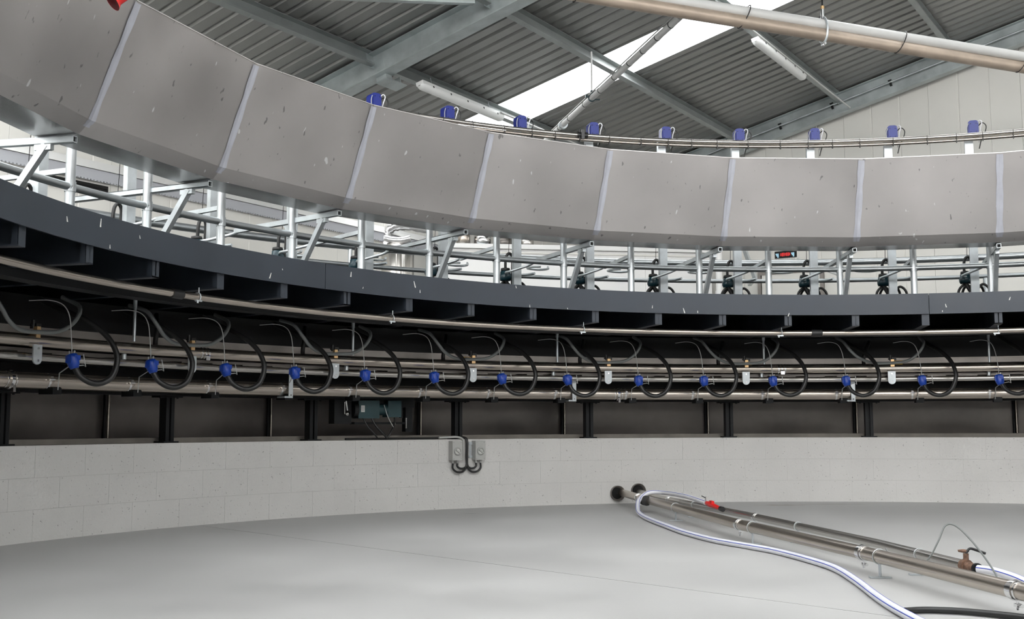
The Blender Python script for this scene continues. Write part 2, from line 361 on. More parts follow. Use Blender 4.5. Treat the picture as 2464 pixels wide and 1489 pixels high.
# rafters
def rafter(s,label,web=.26,fl=.15):
    a=RF(s,5.1,-.02); c=RF(s,-12,-.02); Lg=(c-a).length; D=(c-a).normalized(); up_=NN
    t=thing('rafter',label,'roof beam',tuple((a+c)/2)); o=(a+c)/2
    part('web',MB().box(-up_*(web/2),(.012,Lg,web),(UU,D,up_)),'galvdull',t)
    part('top_flange',MB().box(-up_*.006,(fl,Lg,.012),(UU,D,up_)),'galvdull',t)
    part('bottom_flange',MB().box(-up_*web,(fl,Lg,.014),(UU,D,up_)),'galvdull',t)
    for tt in (3.3,1.72,.16,-1.43,-3.07):
        b=MB(); q=RF(s,tt,-.10)-o
        b.box(q+UU*.075,(.11,.006,.17),(UU,D,up_)); b.box(q-UU*.075,(.11,.006,.17),(UU,D,up_)); part('purlin_cleat',b,'galvdull',t)
    return t,o
ra,oa=rafter(-6.70,'wide galvanised rafter crossing the top left, with bottom flange',.26,.18)
# flange clip bracket hanging on that rafter
b=MB(); q=RF(-6.66,1.66,-.2)-oa; b.box(q,(.10,.14,.30),(UU,VV,NN)); b.box(q+NN*-.14+UU*.12,(.34,.16,.012),(UU,VV,NN)); b.box(q+NN*-.10+UU*.2,(.012,.14,.08),(UU,VV,NN)); part('splice_bracket',b,'galvdull',ra)
rb,ob_=rafter(-.05,'galvanised end rafter lying along the cream end wall',.30,.14)
b=MB()
a=RF(-.14,4.5,-.17)-ob_; c=RF(-.14,-11,-.17)-ob_; b.tube([a,c],.012,6); part('conduit',b,'galv',rb)
for i in range(11):
    q=RF(-.13,2.1-i*.55*(1+.05*i),-.19)-ob_; part('beam_clamp',MB().box(q,(.03,.03,.07),(UU,VV,NN)).box(q+NN*.05,(.02,.05,.012),(UU,VV,NN)),'dark',rb)
# bracing strut at the top
b=MB().bar(RF(-6.95,.2,-.17),RF(-8.9,1.45,-.17),.07,.05); single('brace_strut',b,'galvdull','flat galvanised brace strut at the top edge, left of the rafter','roof brace',tuple(RF(-7.9,.8,-.17)))
# ================================================================= PLATFORM
RS,HT,HB=4.8627,1.8129,1.6403
plat=thing('rotary_platform','dark steel ring platform of a rotary milking parlour, slate blue edge band','milking platform',(CX,CY,0))
PO=(CX,CY,0)
kk=[-14.2,-9.5,-5.3,3.535,12.97,22,31]
for i in range(6):
    b=MB().arc([(RS,HB),(RS+.012,HB),(RS+.012,HT),(RS,HT)],kk[i]+.004,kk[i+1]-.004,.25); part('edge_band',b,'skirt',plat,PO)
b=MB().arc([(RS,HB),(RS+.012,HB),(RS+.012,HT),(RS,HT)],31,39.8,.25); part('edge_band',b,'skirt',plat,PO)
part('deck',MB().arc([(RS+.014,1.765),(8.05,1.765),(8.05,1.80),(RS+.014,1.80)],0,54,.5),'deck',plat,PO)
part('outer_edge_band',MB().arc([(8.05,1.64),(8.06,1.64),(8.06,1.81),(8.05,1.81)],0,54,.5),'skirt',plat,PO)
b=MB(); b.box((0,0,0),(.012,1,1)); 
# joist: I section, local frame then rotated
jm=MB(); x1=3.1
jm.box(((x1)/2,0,1.655),(x1,.008,.20)); jm.box((x1/2,0,1.552),(x1,.06,.008)); jm.add([(0,-.03,1.548),(0,.03,1.548),(0,.03,1.76),(0,-.03,1.76)],[(0,3,2,1)]); jm.box((.02,0,1.655),(.03,.06,.21))
jme=jm.mesh('joist','skirt')
for i in range(54):
    t=th(i-.08); o=ob('joist',jme,plat,(4.885*math.cos(t),4.885*math.sin(t),0),t)
part('ring_beam',MB().arc([(6.12,1.352),(6.30,1.352),(6.30,1.54),(6.12,1.54)],0,54,.5),'dark',plat,PO)
part('ring_beam',MB().arc([(5.35,1.50),(5.47,1.50),(5.47,1.55),(5.35,1.55)],0,54,.5),'dark',plat,PO)
part('running_rail',MB().arc([(6.15,1.298),(6.27,1.298),(6.27,1.350),(6.15,1.350)],0,54,.5),'rail',plat,PO,label='pale metal running rail')
part('running_rail',MB().arc([(7.3,1.30),(7.4,1.30),(7.4,1.54),(7.3,1.54)],0,54,.5),'dark',plat,PO)
CH=[(-0.498, 1.736, 0.03), (0.009, 1.768, 0.05), (0.608, 1.749, 0.021), (0.159, 1.657, 0.023), (2.655, 1.676, 0.043), (2.844, 1.729, 0.011), (3.942, 1.763, 0.04), (4.972, 1.745, 0.054), (5.06, 1.698, 0.024), (4.139, 1.68, 0.015), (6.619, 1.795, 0.022), (8.807, 1.691, 0.027), (9.304, 1.667, 0.049), (9.519, 1.659, 0.021), (10.917, 1.644, 0.032), (13.204, 1.707, 0.033), (13.154, 1.662, 0.015), (7.45, 1.649, 0.013), (6.84, 1.652, 0.023), (14.079, 1.751, 0.03)]
b=MB()
for i,(k,h,l) in enumerate(CH):
    c=P(RS-.0015,k,h); t_=th(k); T=Vector((-math.sin(t_),math.cos(t_),0)); N_=Vector((math.cos(t_),math.sin(t_),0)); an=(.25,-.1,.3,.05,-.35)[i%5]; A=Z3*math.cos(an)+T*math.sin(an)
    b.box(c,(.006 if l<.03 else .009,.002,l*.9),(T,N_,A),.5)
o=part('white_paint_splashes',b,'paper',plat,PO); o['kind']='stuff'
# ---- stainless shroud above
Rt,Ht,Rf,Hf,Rb,Hb,Ru=4.6856,2.9342,4.9374,2.3132,5.0087,2.2433,5.262
shr=thing('splash_shroud','faceted stainless steel shroud ring of welded sheets above the bails','metal shroud',(CX,CY,0))
def lp(R,a,h): return Vector((R*math.cos(a),R*math.sin(a),h))
b=MB(); A0,A1=-S,S; g=.0003
ud=MB().add([lp(Rb,A0,Hb),lp(Rb,A1,Hb),lp(Ru,A1,Hb),lp(Ru,A0,Hb)],[(0,1,2,3)]); udm=ud.mesh('underside_sheet','under')
for (ra_,ha),(rb2,hb) in zip([(Rt,Ht),(Rf,Hf),(Ru,Hb)],[(Rf,Hf),(Rb,Hb),(Ru,Hb+.12)]):
    b.add([lp(ra_,A0,ha),lp(ra_,A1,ha),lp(rb2,A1,hb),lp(rb2,A0,hb)],[(0,1,2,3)])
b.add([lp(Rt,A0,Ht),lp(Rt,A1,Ht),lp(Rt+.03,A1,Ht+.002),lp(Rt+.03,A0,Ht+.002)],[(0,3,2,1)])
b.add([lp(Rt+.03,A0,Ht+.002),lp(Rt+.03,A1,Ht+.002),lp(Rf+.03,A1,Hf+.03),lp(Rf+.03,A0,Hf+.03)],[(0,3,2,1)])
pme=b.mesh('sheet_panel','stain')
bl=MB().bar(lp(Rt-.001,A0,Ht),lp(Rt-.001,A1,Ht),.004,.006); lme=bl.mesh('rolled_edge','stain')
b=MB(); hw=.026/4.8
for R1,h1,R2,h2 in ((Rt,Ht-.012,Rf,Hf),(Rf,Hf,Rb,Hb+.004)):
    for s0,s1 in ((-1,0),(0,1)):
        e=.0015; n2=6; vs=[]
        for j in range(n2+1):
            f=j/n2; R=R1+(R2-R1)*f; h=h1+(h2-h1)*f; wv=hw*(1+.18*math.sin(j*2.3))
            # edge of the flat neighbour panel at angular offset a: chord distance
            for a in (s0*wv,s1*wv):
                Rc=R*math.cos(S)/math.cos(S-abs(a)); vs.append(lp(Rc-e,a,h-e*.3))
        b.add(vs,[(2*j,2*j+1,2*j+3,2*j+2) for j in range(n2)])
sme=b.mesh('weld_seam','seam')
for j in range(27):
    o=ob('sheet_panel',pme,shr,(0,0,0),th(2*j+1)); ob('rolled_edge',lme,o); ob('underside_sheet',udm,o)
    ob('weld_seam',sme,shr,(0,0,0),th(2*j))
# ---- guard rail between deck and shroud
gr=thing('guard_rail','galvanised pipe rail with posts standing on the dark edge band','railing',(CX,CY,0))
part('rail',ringtube(5.5332,2.1205,.024,0,54,.25,12),'tubeg',gr,PO)
pm=MB().tube([(5.5332,0,1.80),(5.5332,0,2.5)],.029,14).mesh('post','tubeg')
cm=MB().tube([(5.5332,-.022,2.1205),(5.5332,.022,2.1205)],.031,12).tube([(5.5332,0,2.09),(5.5332,0,2.15)],.034,12).mesh('rail_tee','tubeg')
for i in range(-2,20):
    o=ob('post',pm,gr,(0,0,0),th(i-.033)); ob('rail_tee',cm,o)
for nm,R,h,r,lab in (('rump_rail',7.7685,2.5047,.036,'thick galvanised rail around the far outer rim, seen through the bails'),('lower_rump_rail',7.2405,2.2348,.022,'thin galvanised rail below the thick outer one, seen through the bails')):
    t=thing(nm,lab,'railing',(CX,CY,0)); part('rail',ringtube(R,h,r,0,54,.25,12),'tubeg',t,PO)
    pm2=MB().tube([(R,0,1.80),(R,0,h)],.022,10).mesh('post','galv')
    for i in (-2,2,6,10,14,18,22): ob('post',pm2,t,(0,0,0),th(i+(.42 if R>7.5 else .27)-.05*(i-8)*(.5)))
# ---- bail dividers, uprights, control boxes, milking clusters
RU=6.45
def sqtube(b,a,c,w,wall=.004):
    a=Vector(a);c=Vector(c); Z=(c-a).normalized(); X=Z.cross(Z3).normalized(); Y=X.cross(Z).normalized()
    for sx,sy,dx,dy in ((0,1,w,wall),(0,-1,w,wall),(1,0,wall,w),(-1,0,wall,w)):
        b.box((a+c)/2+X*sx*(w-wall)/2+Y*sy*(w-wall)/2,(dx,dy,(c-a).length),(X,Y,Z))
    return b
# local frame origin at radius 5 (x = R-5)
def L5(R,y,h): return Vector((R-5.0,y,h))
arm=sqtube(MB(),L5(5.028,0,2.218),L5(6.26,0,2.232),.036); armm=arm.mesh('arm','galv')
endm=MB().box(L5(5.045,0,2.218),(.01,.028,.028)).mesh('open_end_shade','black')  # black block stands in for the shade inside the hollow arm
br=MB().bar(L5(5.20,0,2.20),L5(5.50,0,1.80),.036,.036,(0,1,0)); brm=br.mesh('brace','galv')
gp=MB().box(L5(5.215,0,2.185),(.10,.03,.03)).cyl(L5(5.205,.016,2.17),L5(5.205,.019,2.17),.005,8).mesh('gusset','galv')
dv=MB().bar(L5(5.56,0,2.225),L5(6.26,0,2.215),.028,.03); dvm=dv.mesh('bar','galv')
hp=[L5(6.22,0,2.222),L5(6.30,.02,2.205),L5(6.35,.09,2.18),L5(6.39,.16,2.155),L5(6.46,.18,2.15),L5(6.54,.13,2.15),L5(6.58,.02,2.15),L5(6.55,-.08,2.155),L5(6.48,-.12,2.16)]
hpm=MB().tube(cr(hp,5),.013,8).mesh('hoop','galv')
hp2=[L5(6.44,.04,2.44),L5(6.44,.12,2.435),L5(6.50,.17,2.43),L5(6.57,.12,2.43),L5(6.60,0,2.43),L5(6.56,-.08,2.435),L5(6.46,-.05,2.44)]
hp2m=MB().tube(cr(hp2,5),.013,8).mesh('upper_hoop','galv')
# upright: C channel
up1=MB(); w,d=.076,.05
up1.box((0,0,2.66),(.005,w,1.72)); up1.box((d/2,w/2-.0025,2.66),(d,.005,1.72)); up1.box((d/2,-w/2+.0025,2.66),(d,.005,1.72)); up1m=up1.mesh('channel','galv')
bp=MB().box((.03,0,1.806),(.14,.13,.01)).mesh('base_plate','galv')
gs=MB().add([(.05,-.04,2.42),(.05,-.04,2.2),(.22,-.04,2.42),(.05,-.035,2.42),(.05,-.035,2.2),(.22,-.035,2.42)],[(0,1,2),(5,4,3),(0,3,4,1),(1,4,5,2)]).mesh('gusset','galv')
# control box, rounded top, local origin at upright top
def roundbox(w,d,h,r=.022,n=4):
    b=MB(); prof=[(-w/2,0)]
    for i in range(n+1): a=PI-PI/2*i/n; prof.append((-w/2+r+r*math.cos(a),h-r+r*math.sin(a)))
    for i in range(n+1): a=PI/2-PI/2*i/n; prof.append((w/2-r+r*math.cos(a),h-r+r*math.sin(a)))
    prof.append((w/2,0)); m_=len(prof)
    vs=[(-d/2,y,z) for y,z in prof]+[(d/2,y,z) for y,z in prof]; b.add(vs,[tuple(range(m_)),tuple(range(2*m_-1,m_-1,-1))]+[(i,i+m_,(i+1)%m_+m_,(i+1)%m_) for i in range(m_)])
    return b
cb=roundbox(.098,.10,.135,.03).mesh('housing','blue')
cbf=roundbox(.078,.012,.10,.024); 
for v in cbf.v: v.x-=.056; v.z+=.012
cbfm=cbf.mesh('front_cover','blue')
cbc=MB(); 
for y,z in ((.025,.02),(-.025,.02),(.025,.1),(-.025,.1)): cbc.cyl((-.062,y,z),(-.066,y,z),.004,6)
cbcm=cbc.mesh('screw','dark')
wl1=MB().tube(cr([(-.03,-.035,.09),(-.06,-.055,.125),(-.07,-.075,.105),(-.06,-.062,.05),(-.03,-.06,-.01),(-.01,-.05,-.08)],5),.005,8).mesh('white_hose','whitehose')
wl2=MB().tube(cr([(-.02,-.045,.08),(-.05,-.08,.105),(-.05,-.115,.07),(-.04,-.10,.0),(-.02,-.07,-.06),(0,-.05,-.14)],5),.005,8).mesh('black_hose','rubber')
wl3=MB().tube(cr([(-.05,.045,.105),(-.065,.062,.06),(-.06,.058,0),(-.03,.05,-.06)],5),.004,6).mesh('grey_tube','wire')
pl=MB().box((0,0,-.006),(.12,.11,.012)).box((0,.085,.0),(.05,.06,.012)).mesh('mounting_plate','dark')
# cluster (local origin at RU, deck height 1.8), hangs a little outward and anticlockwise
cy=.075
bowl=MB().lathe([(.001,.0),(.048,0),(.058,.02),(.060,.05),(.05,.06),(.048,.09),(.03,.098),(.001,.098)],(.12,cy,2.085),(0,0,1),16)
bowlm=bowl.mesh('claw_bowl','tealc')
cap=MB().lathe([(.03,.0),(.046,.008),(.042,.03),(.001,.04)],(.12,cy,2.175),(0,0,1),14).mesh('claw_cap','rubber')
tb=[]
for yy,xx,zz in ((.125,.0,1.0),(.085,.10,1.0),(-.125,.0,1.0),(-.085,.10,.95)):
    m1=MB().tube(cr([(.12,.01,1.96),(.12,yy*.35,1.985+.06*zz),(.12+xx*.5,yy*.7,1.99+.085*zz),(.12+xx,yy*1.1,1.985+.04*zz),(.12+xx,yy*1.2,1.92),(.12+xx,yy*1.2,1.81)],5),.0125,9).mesh('short_tube','rubber'); tb.append(m1)
neck=MB().cyl((.12,.02,1.99),(.12,cy,2.09),.02,10).mesh('neck','rubber'); tb.append(neck)
ctr=MB().lathe([(.001,0),(.03,0),(.03,.12),(.04,.17),(.035,.20),(.001,.215)],(.12,.01,1.802),(0,0,1),12).mesh('claw_base','galv')
hl=MB().tube(cr([(.10,cy+.005,2.14),(.09,cy+.012,2.25),(.085,cy+.002,2.32),(.085,cy-.028,2.345),(.085,cy-.055,2.31),(.095,cy-.062,2.22),(.10,cy-.06,2.05),(.12,cy-.07,1.9)],6),.0135,10).mesh('hose_loop','rubber')
cord=MB().tube([(.09,cy-.02,2.33),(.05,.035,3.45)],.0025,6).mesh('lifting_cord','black')
KV=list(range(0,15)); nb=len(KV)
xs_box=[905,1083,1256,1430,1601,1780,1965,2152,2347]
even=[k for k in range(-2,17) if k%2==0]; odd=[k for k in range(-1,16) if k%2]
def divider_label(i,n,e):
    if e: return 'galvanised square arm with open black end under the shroud, %s of the braced arms'%nth(i,n)
    return 'plain galvanised divider bar ending at a rail post, %s of the unbraced bars'%nth(i,n)
ev=[0,2,4,6,8,10,12,14]; od=[1,3,5,7,9,11,13]
for i,k in enumerate(ev):
    t=th(k); inst('bail_divider',('braced square galvanised arm with open end, %s of eight'%nth(i,8)) ,'steel arm',P(5.0,k,0),t,[('arm',armm,[('open_end_shade',endm)]),('brace',brm,[('gusset',gp)]),('hoop',hpm,[])],'braced bail dividers')
for i,k in enumerate(od):
    inst('bail_divider','short unbraced divider bar fixed to a rail post, %s of seven'%nth(i,7),'steel arm',P(5.0,k,0),th(k),[('bar',dvm,[]),('hoop',hpm,[])],'plain bail dividers')
for i,k in enumerate(KV):
    kq=k-.09
    inst('bail_upright','flat galvanised channel post behind the rail, %s of fifteen'%nth(i,15),'steel post',P(RU,kq,0),th(kq),[('channel',up1m,[('gusset',gs)]),('base_plate',bp,[]),('upper_hoop',hp2m,[])],'bail uprights')
    inst('milking_cluster','black and teal milking cluster with hose loop, %s of fifteen'%nth(i,15),'milking cluster',P(RU,kq,0),th(kq),[('claw_bowl',bowlm,[('claw_cap',cap)]),('claw_base',ctr,[]),('hose_loop',hl,[]),('lifting_cord',cord,[])]+[('short_tube',x,[]) for x in tb],'milking clusters')
for i,k in enumerate(range(6,15)):
    kq=k-.03
    inst('control_box','blue rounded box with hose loops on top of a post, %s of nine'%nth(i,9),'control box',P(6.485,kq,3.535),th(kq),[('housing',cb,[('front_cover',cbfm),('screw',cbcm)]),('white_hose',wl1,[]),('black_hose',wl2,[]),('grey_tube',wl3,[]),('mounting_plate',pl,[])],'blue control boxes')
# upper stainless line
t=thing('wash_line','pair of stainless tubes with black ties running below the blue boxes','pipe',(CX,CY,0))
part('tube',ringtube(6.377,3.512,.022,3,20,.2,12),'pipe2',t,PO); part('tube',ringtube(6.372,3.468,.016,3,20,.2,10),'pipe',t,PO)
b=MB().tube([P(6.377,8.70,3.512),P(6.377,8.84,3.512)],.034,12).box(P(6.35,8.77,3.512),(.03,.05,.09)).cyl(P(6.36,8.73,3.512)+Z3*-.05,P(6.36,8.73,3.512)+Z3*.05,.008); part('coupling',b,'rubber',t,PO)
tie=MB().box((6.35,0,3.455),(.012,.008,.035)).tube([(6.377+.026*math.cos(a),0,3.49+.046*math.sin(a)) for a in [2*PI*j/10 for j in range(10)]],.003,5,closed=True).mesh('cable_tie','rubber')
for i in range(30): ob('cable_tie',tie,t,(0,0,0),th(4.6+i*.38+.05*math.sin(i*5)))
# ================================================================= PIPES UNDER THE DECK
K0,K1=-6,20
t=thing('ring_pipe','slim stainless ring pipe hanging just below the dark edge band','pipe',(CX,CY,0))
part('tube',ringtube(5.0298,1.503,.0215,K0,K1,.2,12),'pipe',t,PO,)
slm=MB().tube([(5.03,-.045,1.503),(5.03,0,1.503),(5.03,.045,1.503)],.0285,12).mesh('black_sleeve','rubber')
for k in (1.547,11.408): ob('black_sleeve',slm,t,(0,0,0),th(k))
ub=MB().tube([(5.03+.027*math.cos(a),0,1.503+.027*math.sin(a)) for a in [2*PI*j/12 for j in range(12)]],.004,6,closed=True).cyl((5.02,0,1.53),(5.02,0,1.56),.004,6).cyl((5.0,.03,1.478),(5.0,.03,1.462),.007,6).box((5.005,.015,1.478),(.01,.05,.01)).mesh('pipe_hanger','galv')
for k in (1.856,4.839,7.85,10.888,13.937,-1.1): ob('pipe_hanger',ub,t,(0,0,0),th(k))
t=thing('vacuum_pipe','stainless ring pipe, upper of the stacked pipes under the platform','pipe',(CX,CY,0))
part('tube',ringtube(5.886,1.237,.037,K0,K1,.2,16),'pipe',t,PO)
coup=MB()
for yy in (-.03,.0,.03): coup.tube([(5.886,yy-.006,1.237),(5.886,yy+.006,1.237)],.043,16)
coup.box((5.835,0,1.20),(.02,.035,.03)); coupm=coup.mesh('pipe_joint','chrome')
for k in (3.22,11.25): ob('pipe_joint',coupm,t,(0,0,0),th(k))
b=MB()
t2=thing('slotted_rail','slotted flat steel rail between the stacked ring pipes','slotted rail',(CX,CY,0))
part('flange',MB().arc([(5.97,1.176),(5.98,1.176),(5.98,1.196),(5.97,1.196)],K0,K1,.25),'splash',t2,PO); part('flange',MB().arc([(5.97,1.140),(5.98,1.140),(5.98,1.150),(5.97,1.150)],K0,K1,.25),'splash',t2,PO)
wbm=MB().box((5.975,0,1.163),(.008,.16,.026)).mesh('web','splash')
for i in range(66): ob('web',wbm,t2,(0,0,0),th(K0+.2+i*.39))
t=thing('lower_tube','thin stainless ring tube just above the blue taps','pipe',(CX,CY,0))
part('tube',ringtube(5.93,1.142,.024,K0,K1,.2,12),'pipe2',t,PO)
milk=thing('milk_main','large stainless ring pipe with clamps, lowest of the stacked pipes','pipe',(CX,CY,0))
part('tube',ringtube(6.0555,1.0068,.051,K0,K1,.2,20),'pipe',milk,PO)
KE=[1.538,2.481,3.446,4.401,5.304,6.264,7.216,8.157,9.150,10.077,11.034,12.024,13.002,13.961]
KS=[1.427,2.401,3.36,4.29,5.27,6.248,7.22,8.167,9.189,10.117,11.082,12.077,13.076,14.049]
cl=MB().tube([(6.0555,-.008,1.0068),(6.0555,.008,1.0068)],.0535,18).box((6.0,0,1.02),(.02,.02,.03)).cyl((5.99,-.02,1.015),(5.99,.02,1.015),.006,8)
clm=cl.mesh('pipe_clamp','chrome')
cpl=MB().box((6.08,-.07,.945),(.12,.07,.04)).mesh('clamp_foot','dark')
for k in [.55]+KE: o=ob('pipe_clamp',clm,milk,(0,0,0),th(k)); ob('clamp_foot',cpl,o)
jm2=MB().tube([(6.0555,-.012,1.0068),(6.0555,.012,1.0068)],.062,18).tube([(6.0555,.03,1.0068),(6.0555,.036,1.0068)],.055,18).tube([(6.0555,-.036,1.0068),(6.0555,-.030,1.0068)],.055,18).box((6.0,0,.95),(.02,.02,.04)).mesh('pipe_joint','chrome')
for k in (1.12,9.05): ob('pipe_joint',jm2,milk,(0,0,0),th(k))
# hanger rods
for i,k in enumerate((2.29,5.18,8.08,11.0,13.95)):
    b=MB().cyl(P(5.84,k,1.28),P(5.84,k,1.56),.0105,10).cyl(P(5.84,k,1.50),P(5.84,k,1.56),.014,10).cyl(P(5.93,k,1.165),P(5.93,k,1.20),.016,10)
    single('hanger_rod',b,'galv','vertical steel rod hanging down to the stacked pipes, %s of five'%nth(i,5),'hanger rod',tuple(P(5.84,k,1.28)),'hanger rods')
# pulse brackets, brass fittings, grey milk tubes
KB=[1.146,3.037,4.944,6.877,8.809,10.749,12.708]
plate=MB(); n8=8; prof=[(-.034,.05)]+[(.034*math.cos(PI+PI*i/n8),-.035+.034*math.sin(PI+PI*i/n8)) for i in range(n8+1)]+[(.034,.05)]
m_=len(prof); plate.add([(-.005,y,z) for y,z in prof]+[(.005,y,z) for y,z in prof],[tuple(range(m_)),tuple(range(2*m_-1,m_-1,-1))]+[(i,i+m_,(i+1)%m_+m_,(i+1)%m_) for i in range(m_)])
platem=plate.mesh('plate','galv'); boltm=MB().cyl((-.012,0,.028),(-.004,0,.028),.008,6).cyl((-.012,0,-.045),(-.004,0,-.045),.008,6).mesh('bolt','chrome')
brm2=MB().box((.03,-.012,.112),(.045,.034,.04)).box((.02,-.012,.145),(.03,.028,.03)).tube([(.05,-.022,.078),(.05,-.002,.078)],.0405,14).mesh('brass_fitting','brass')
bkm=MB().box((.05,-.03,.165),(.05,.04,.03)).cyl((.04,.0,.15),(.04,0,.20),.011,8).cyl((.04,.02,.165),(.04,-.05,.165),.007,8).mesh('black_valve','rubber')
for i,k in enumerate(KB):
    inst('pulse_bracket','round-ended zinc plate with brass fitting, %s of seven'%nth(i,7),'pipe bracket',P(5.845,k,1.16),th(k),[('plate',platem,[('bolt',boltm)]),('brass_fitting',brm2,[('black_valve',bkm)])],'pulse brackets')
    pts=[(-.66,1.53,5.95),(-.61,1.487,5.82),(-.52,1.396,5.78),(-.40,1.331,5.80),(-.22,1.288,5.83),(0,1.285,5.84),(.22,1.30,5.82),(.37,1.369,5.80),(.45,1.465,5.82),(.42,1.53,5.95)]
    dx=random.uniform(-.03,.03)
    single('milk_tube',MB().tube(cr([P(R,k+kx+dx,h) for kx,h,R in pts],5),.0135,10),'greyhose','grey milk tube sagging in a wide U, %s of the seven'%nth(i,7),'hose',tuple(P(5.84,k,1.28)),'grey milk tubes')
    for q,(a,c_) in enumerate(((-.95,.1),(-.80,.28))):
        pass
# second black hoses rising behind each bracket
for i,k in enumerate(KB):
    single('rubber_tube',MB().tube(cr([P(5.97,k-.32,1.27),P(5.96,k-.33,1.32),P(5.97,k-.30,1.40),P(6.05,k-.22,1.50)],5),.017,9),'rubber','short black rubber tube behind the %s bracket plate from the left'%('last' if i==6 else ORD[i]),'hose',tuple(P(5.97,k-.32,1.28)),'short rubber tubes')
# blue taps with wire brackets, black loops, thin cables
bl_=MB().lathe([(.001,-.045),(.026,-.045),(.036,-.02),(.040,.02),(.036,.04),(.024,.046),(.001,.046)],(0,0,0),(0.25,0.15,1),12).mesh('tap_body','blueb')
bn_=MB().box((0,.022,.010),(.045,.03,.045)).box((-.008,-.006,.022),(.05,.045,.03)).mesh('tap_cap','blueb')
bnip=MB().cyl((0,0,.03),(.0,-.012,.065),.006,8).cyl((.01,.02,.03),(.01,.022,.062),.004,8).mesh('nipple','wire')
for i,(k,ke) in enumerate(zip(KS,KE)):
    t=inst('milk_tap','bright blue hose tap on a bent wire bracket, %s of fourteen'%nth(i,14),'hose tap',P(5.75,k,1.118),th(k),[('tap_body',bl_,[('tap_cap',bn_)]),('nipple',bnip,[])],'blue hose taps')
    Mi=Matrix.Rotation(-th(k),4,'Z')@Matrix.Translation(-P(5.75,k,1.118))
    wp=[P(5.985,ke+.06,.95),P(5.985,ke+.07,1.055),P(5.80,k+.02,1.085),P(5.735,k+.11,1.098),P(5.735,k+.135,1.088),P(5.75,k+.125,1.165)]
    b=MB().tube([Mi@q for q in wp],.0035,6); part('wire_bracket',b,'wire',t)
    hs=random.uniform(-.02,.02)
    lp_=[(.02,1.085,5.75),(.06,1.03,5.73),(.14,.992,5.70),(.24,.988,5.68),(.34,1.03,5.66),(.40,1.12,5.66),(.405,1.20,5.68),(.36,1.30,5.74),(.26,1.39,5.84),(.15,1.46,5.98),(.08,1.52,6.1)]
    single('milk_hose',MB().tube(cr([P(R,k+kx*(1.02+hs),h+hs*.3) for kx,h,R in lp_],5),.0185,12),'rubber','thick black rubber hose looping from a blue tap, %s of fourteen'%nth(i,14),'hose',tuple(P(5.75,k,1.08)),'black rubber hoses')
    cp=[P(5.9,k-.32,1.475),P(5.82,k-.20,1.482),P(5.78,k-.10,1.46),P(5.76,k-.05,1.40),P(5.76,k-.02,1.30),P(5.76,k-.0,1.17)]
    single('signal_wire',MB().tube(cr(cp,5),.0035,6),'wire','thin grey wire dropping to a blue tap, %s of fourteen'%nth(i,14),'cable',tuple(P(5.76,k,1.17)),'thin wires')
for i,(x,k,h) in enumerate(((0,6.99,1.30),(0,8.93,1.292),(0,10.88,1.292),(0,12.86,1.30))):
    t=inst('warning_tag','small yellow tag plate behind the stacked pipes, %s of four'%nth(i,4),'label plate',P(6.1,k,h),th(k),[],'yellow tags')
    part('plate',MB().box((0,0,0),(.004,.075,.046)),'yellow',t); part('print',MB().box((-.003,0,.016),(.001,.05,.006)).box((-.003,0,-.008),(.001,.03,.004)),'ink',t)
for i,k in enumerate((4.487,8.41,12.235)):
    t=inst('bracket_strip','upright pale zinc strip clamped across the large ring pipe, %s of three'%('leftmost','middle','rightmost')[i],'metal strip',P(5.985,k,1.045),th(k),[],'pale zinc strips')
    part('strip',MB().box((0,0,0),(.006,.038,.215)),'galv',t); part('hook',MB().box((.05,.02,-.10),(.10,.07,.012)),'galv',t); part('rivet',MB().cyl((-.003,0,-.085),(-.006,0,-.085),.006,8),'chrome',t)
# static ring beam on legs
sb=thing('support_ring','black fixed steel ring beam behind the large ring pipe','steel ring',(CX,CY,0))
part('web',MB().arc([(6.33,.96),(6.345,.96),(6.345,1.14),(6.33,1.14)],K0,K1,.25),'dark',sb,PO); part('bottom_flange',MB().arc([(6.25,.945),(6.45,.945),(6.45,.96),(6.25,.96)],K0,K1,.25),'dark',sb,PO); part('top_flange',MB().arc([(6.25,1.13),(6.45,1.13),(6.45,1.145),(6.25,1.145)],K0,K1,.25),'dark',sb,PO)
legm=MB().box((0,-.022,.765),(.08,.028,.335)).box((0,.022,.765),(.08,.028,.335)).box((0,0,.765),(.03,.06,.335)).mesh('column','dark')
lfm=MB().box((0,0,.938),(.10,.20,.012)).mesh('head_plate','dark'); lbm=MB().box((0,0,.608),(.12,.13,.012)).mesh('base_plate','dark')
lb2=MB()
for y in (-.075,.075): lb2.cyl((-.02,y,.925),(-.02,y,.955),.009,6)
lb2m=lb2.mesh('bolt','dark')
LK=[1.44,3.295,5.086,7.013,8.80,10.694,12.514]
for i,k in enumerate(LK):
    inst('support_stand','black steel leg standing on the pit wall, %s of seven'%nth(i,7),'steel leg',P(6.34,k,0),th(k),[('column',legm,[]),('head_plate',lfm,[('bolt',lb2m)]),('base_plate',lbm,[])],'black support legs')
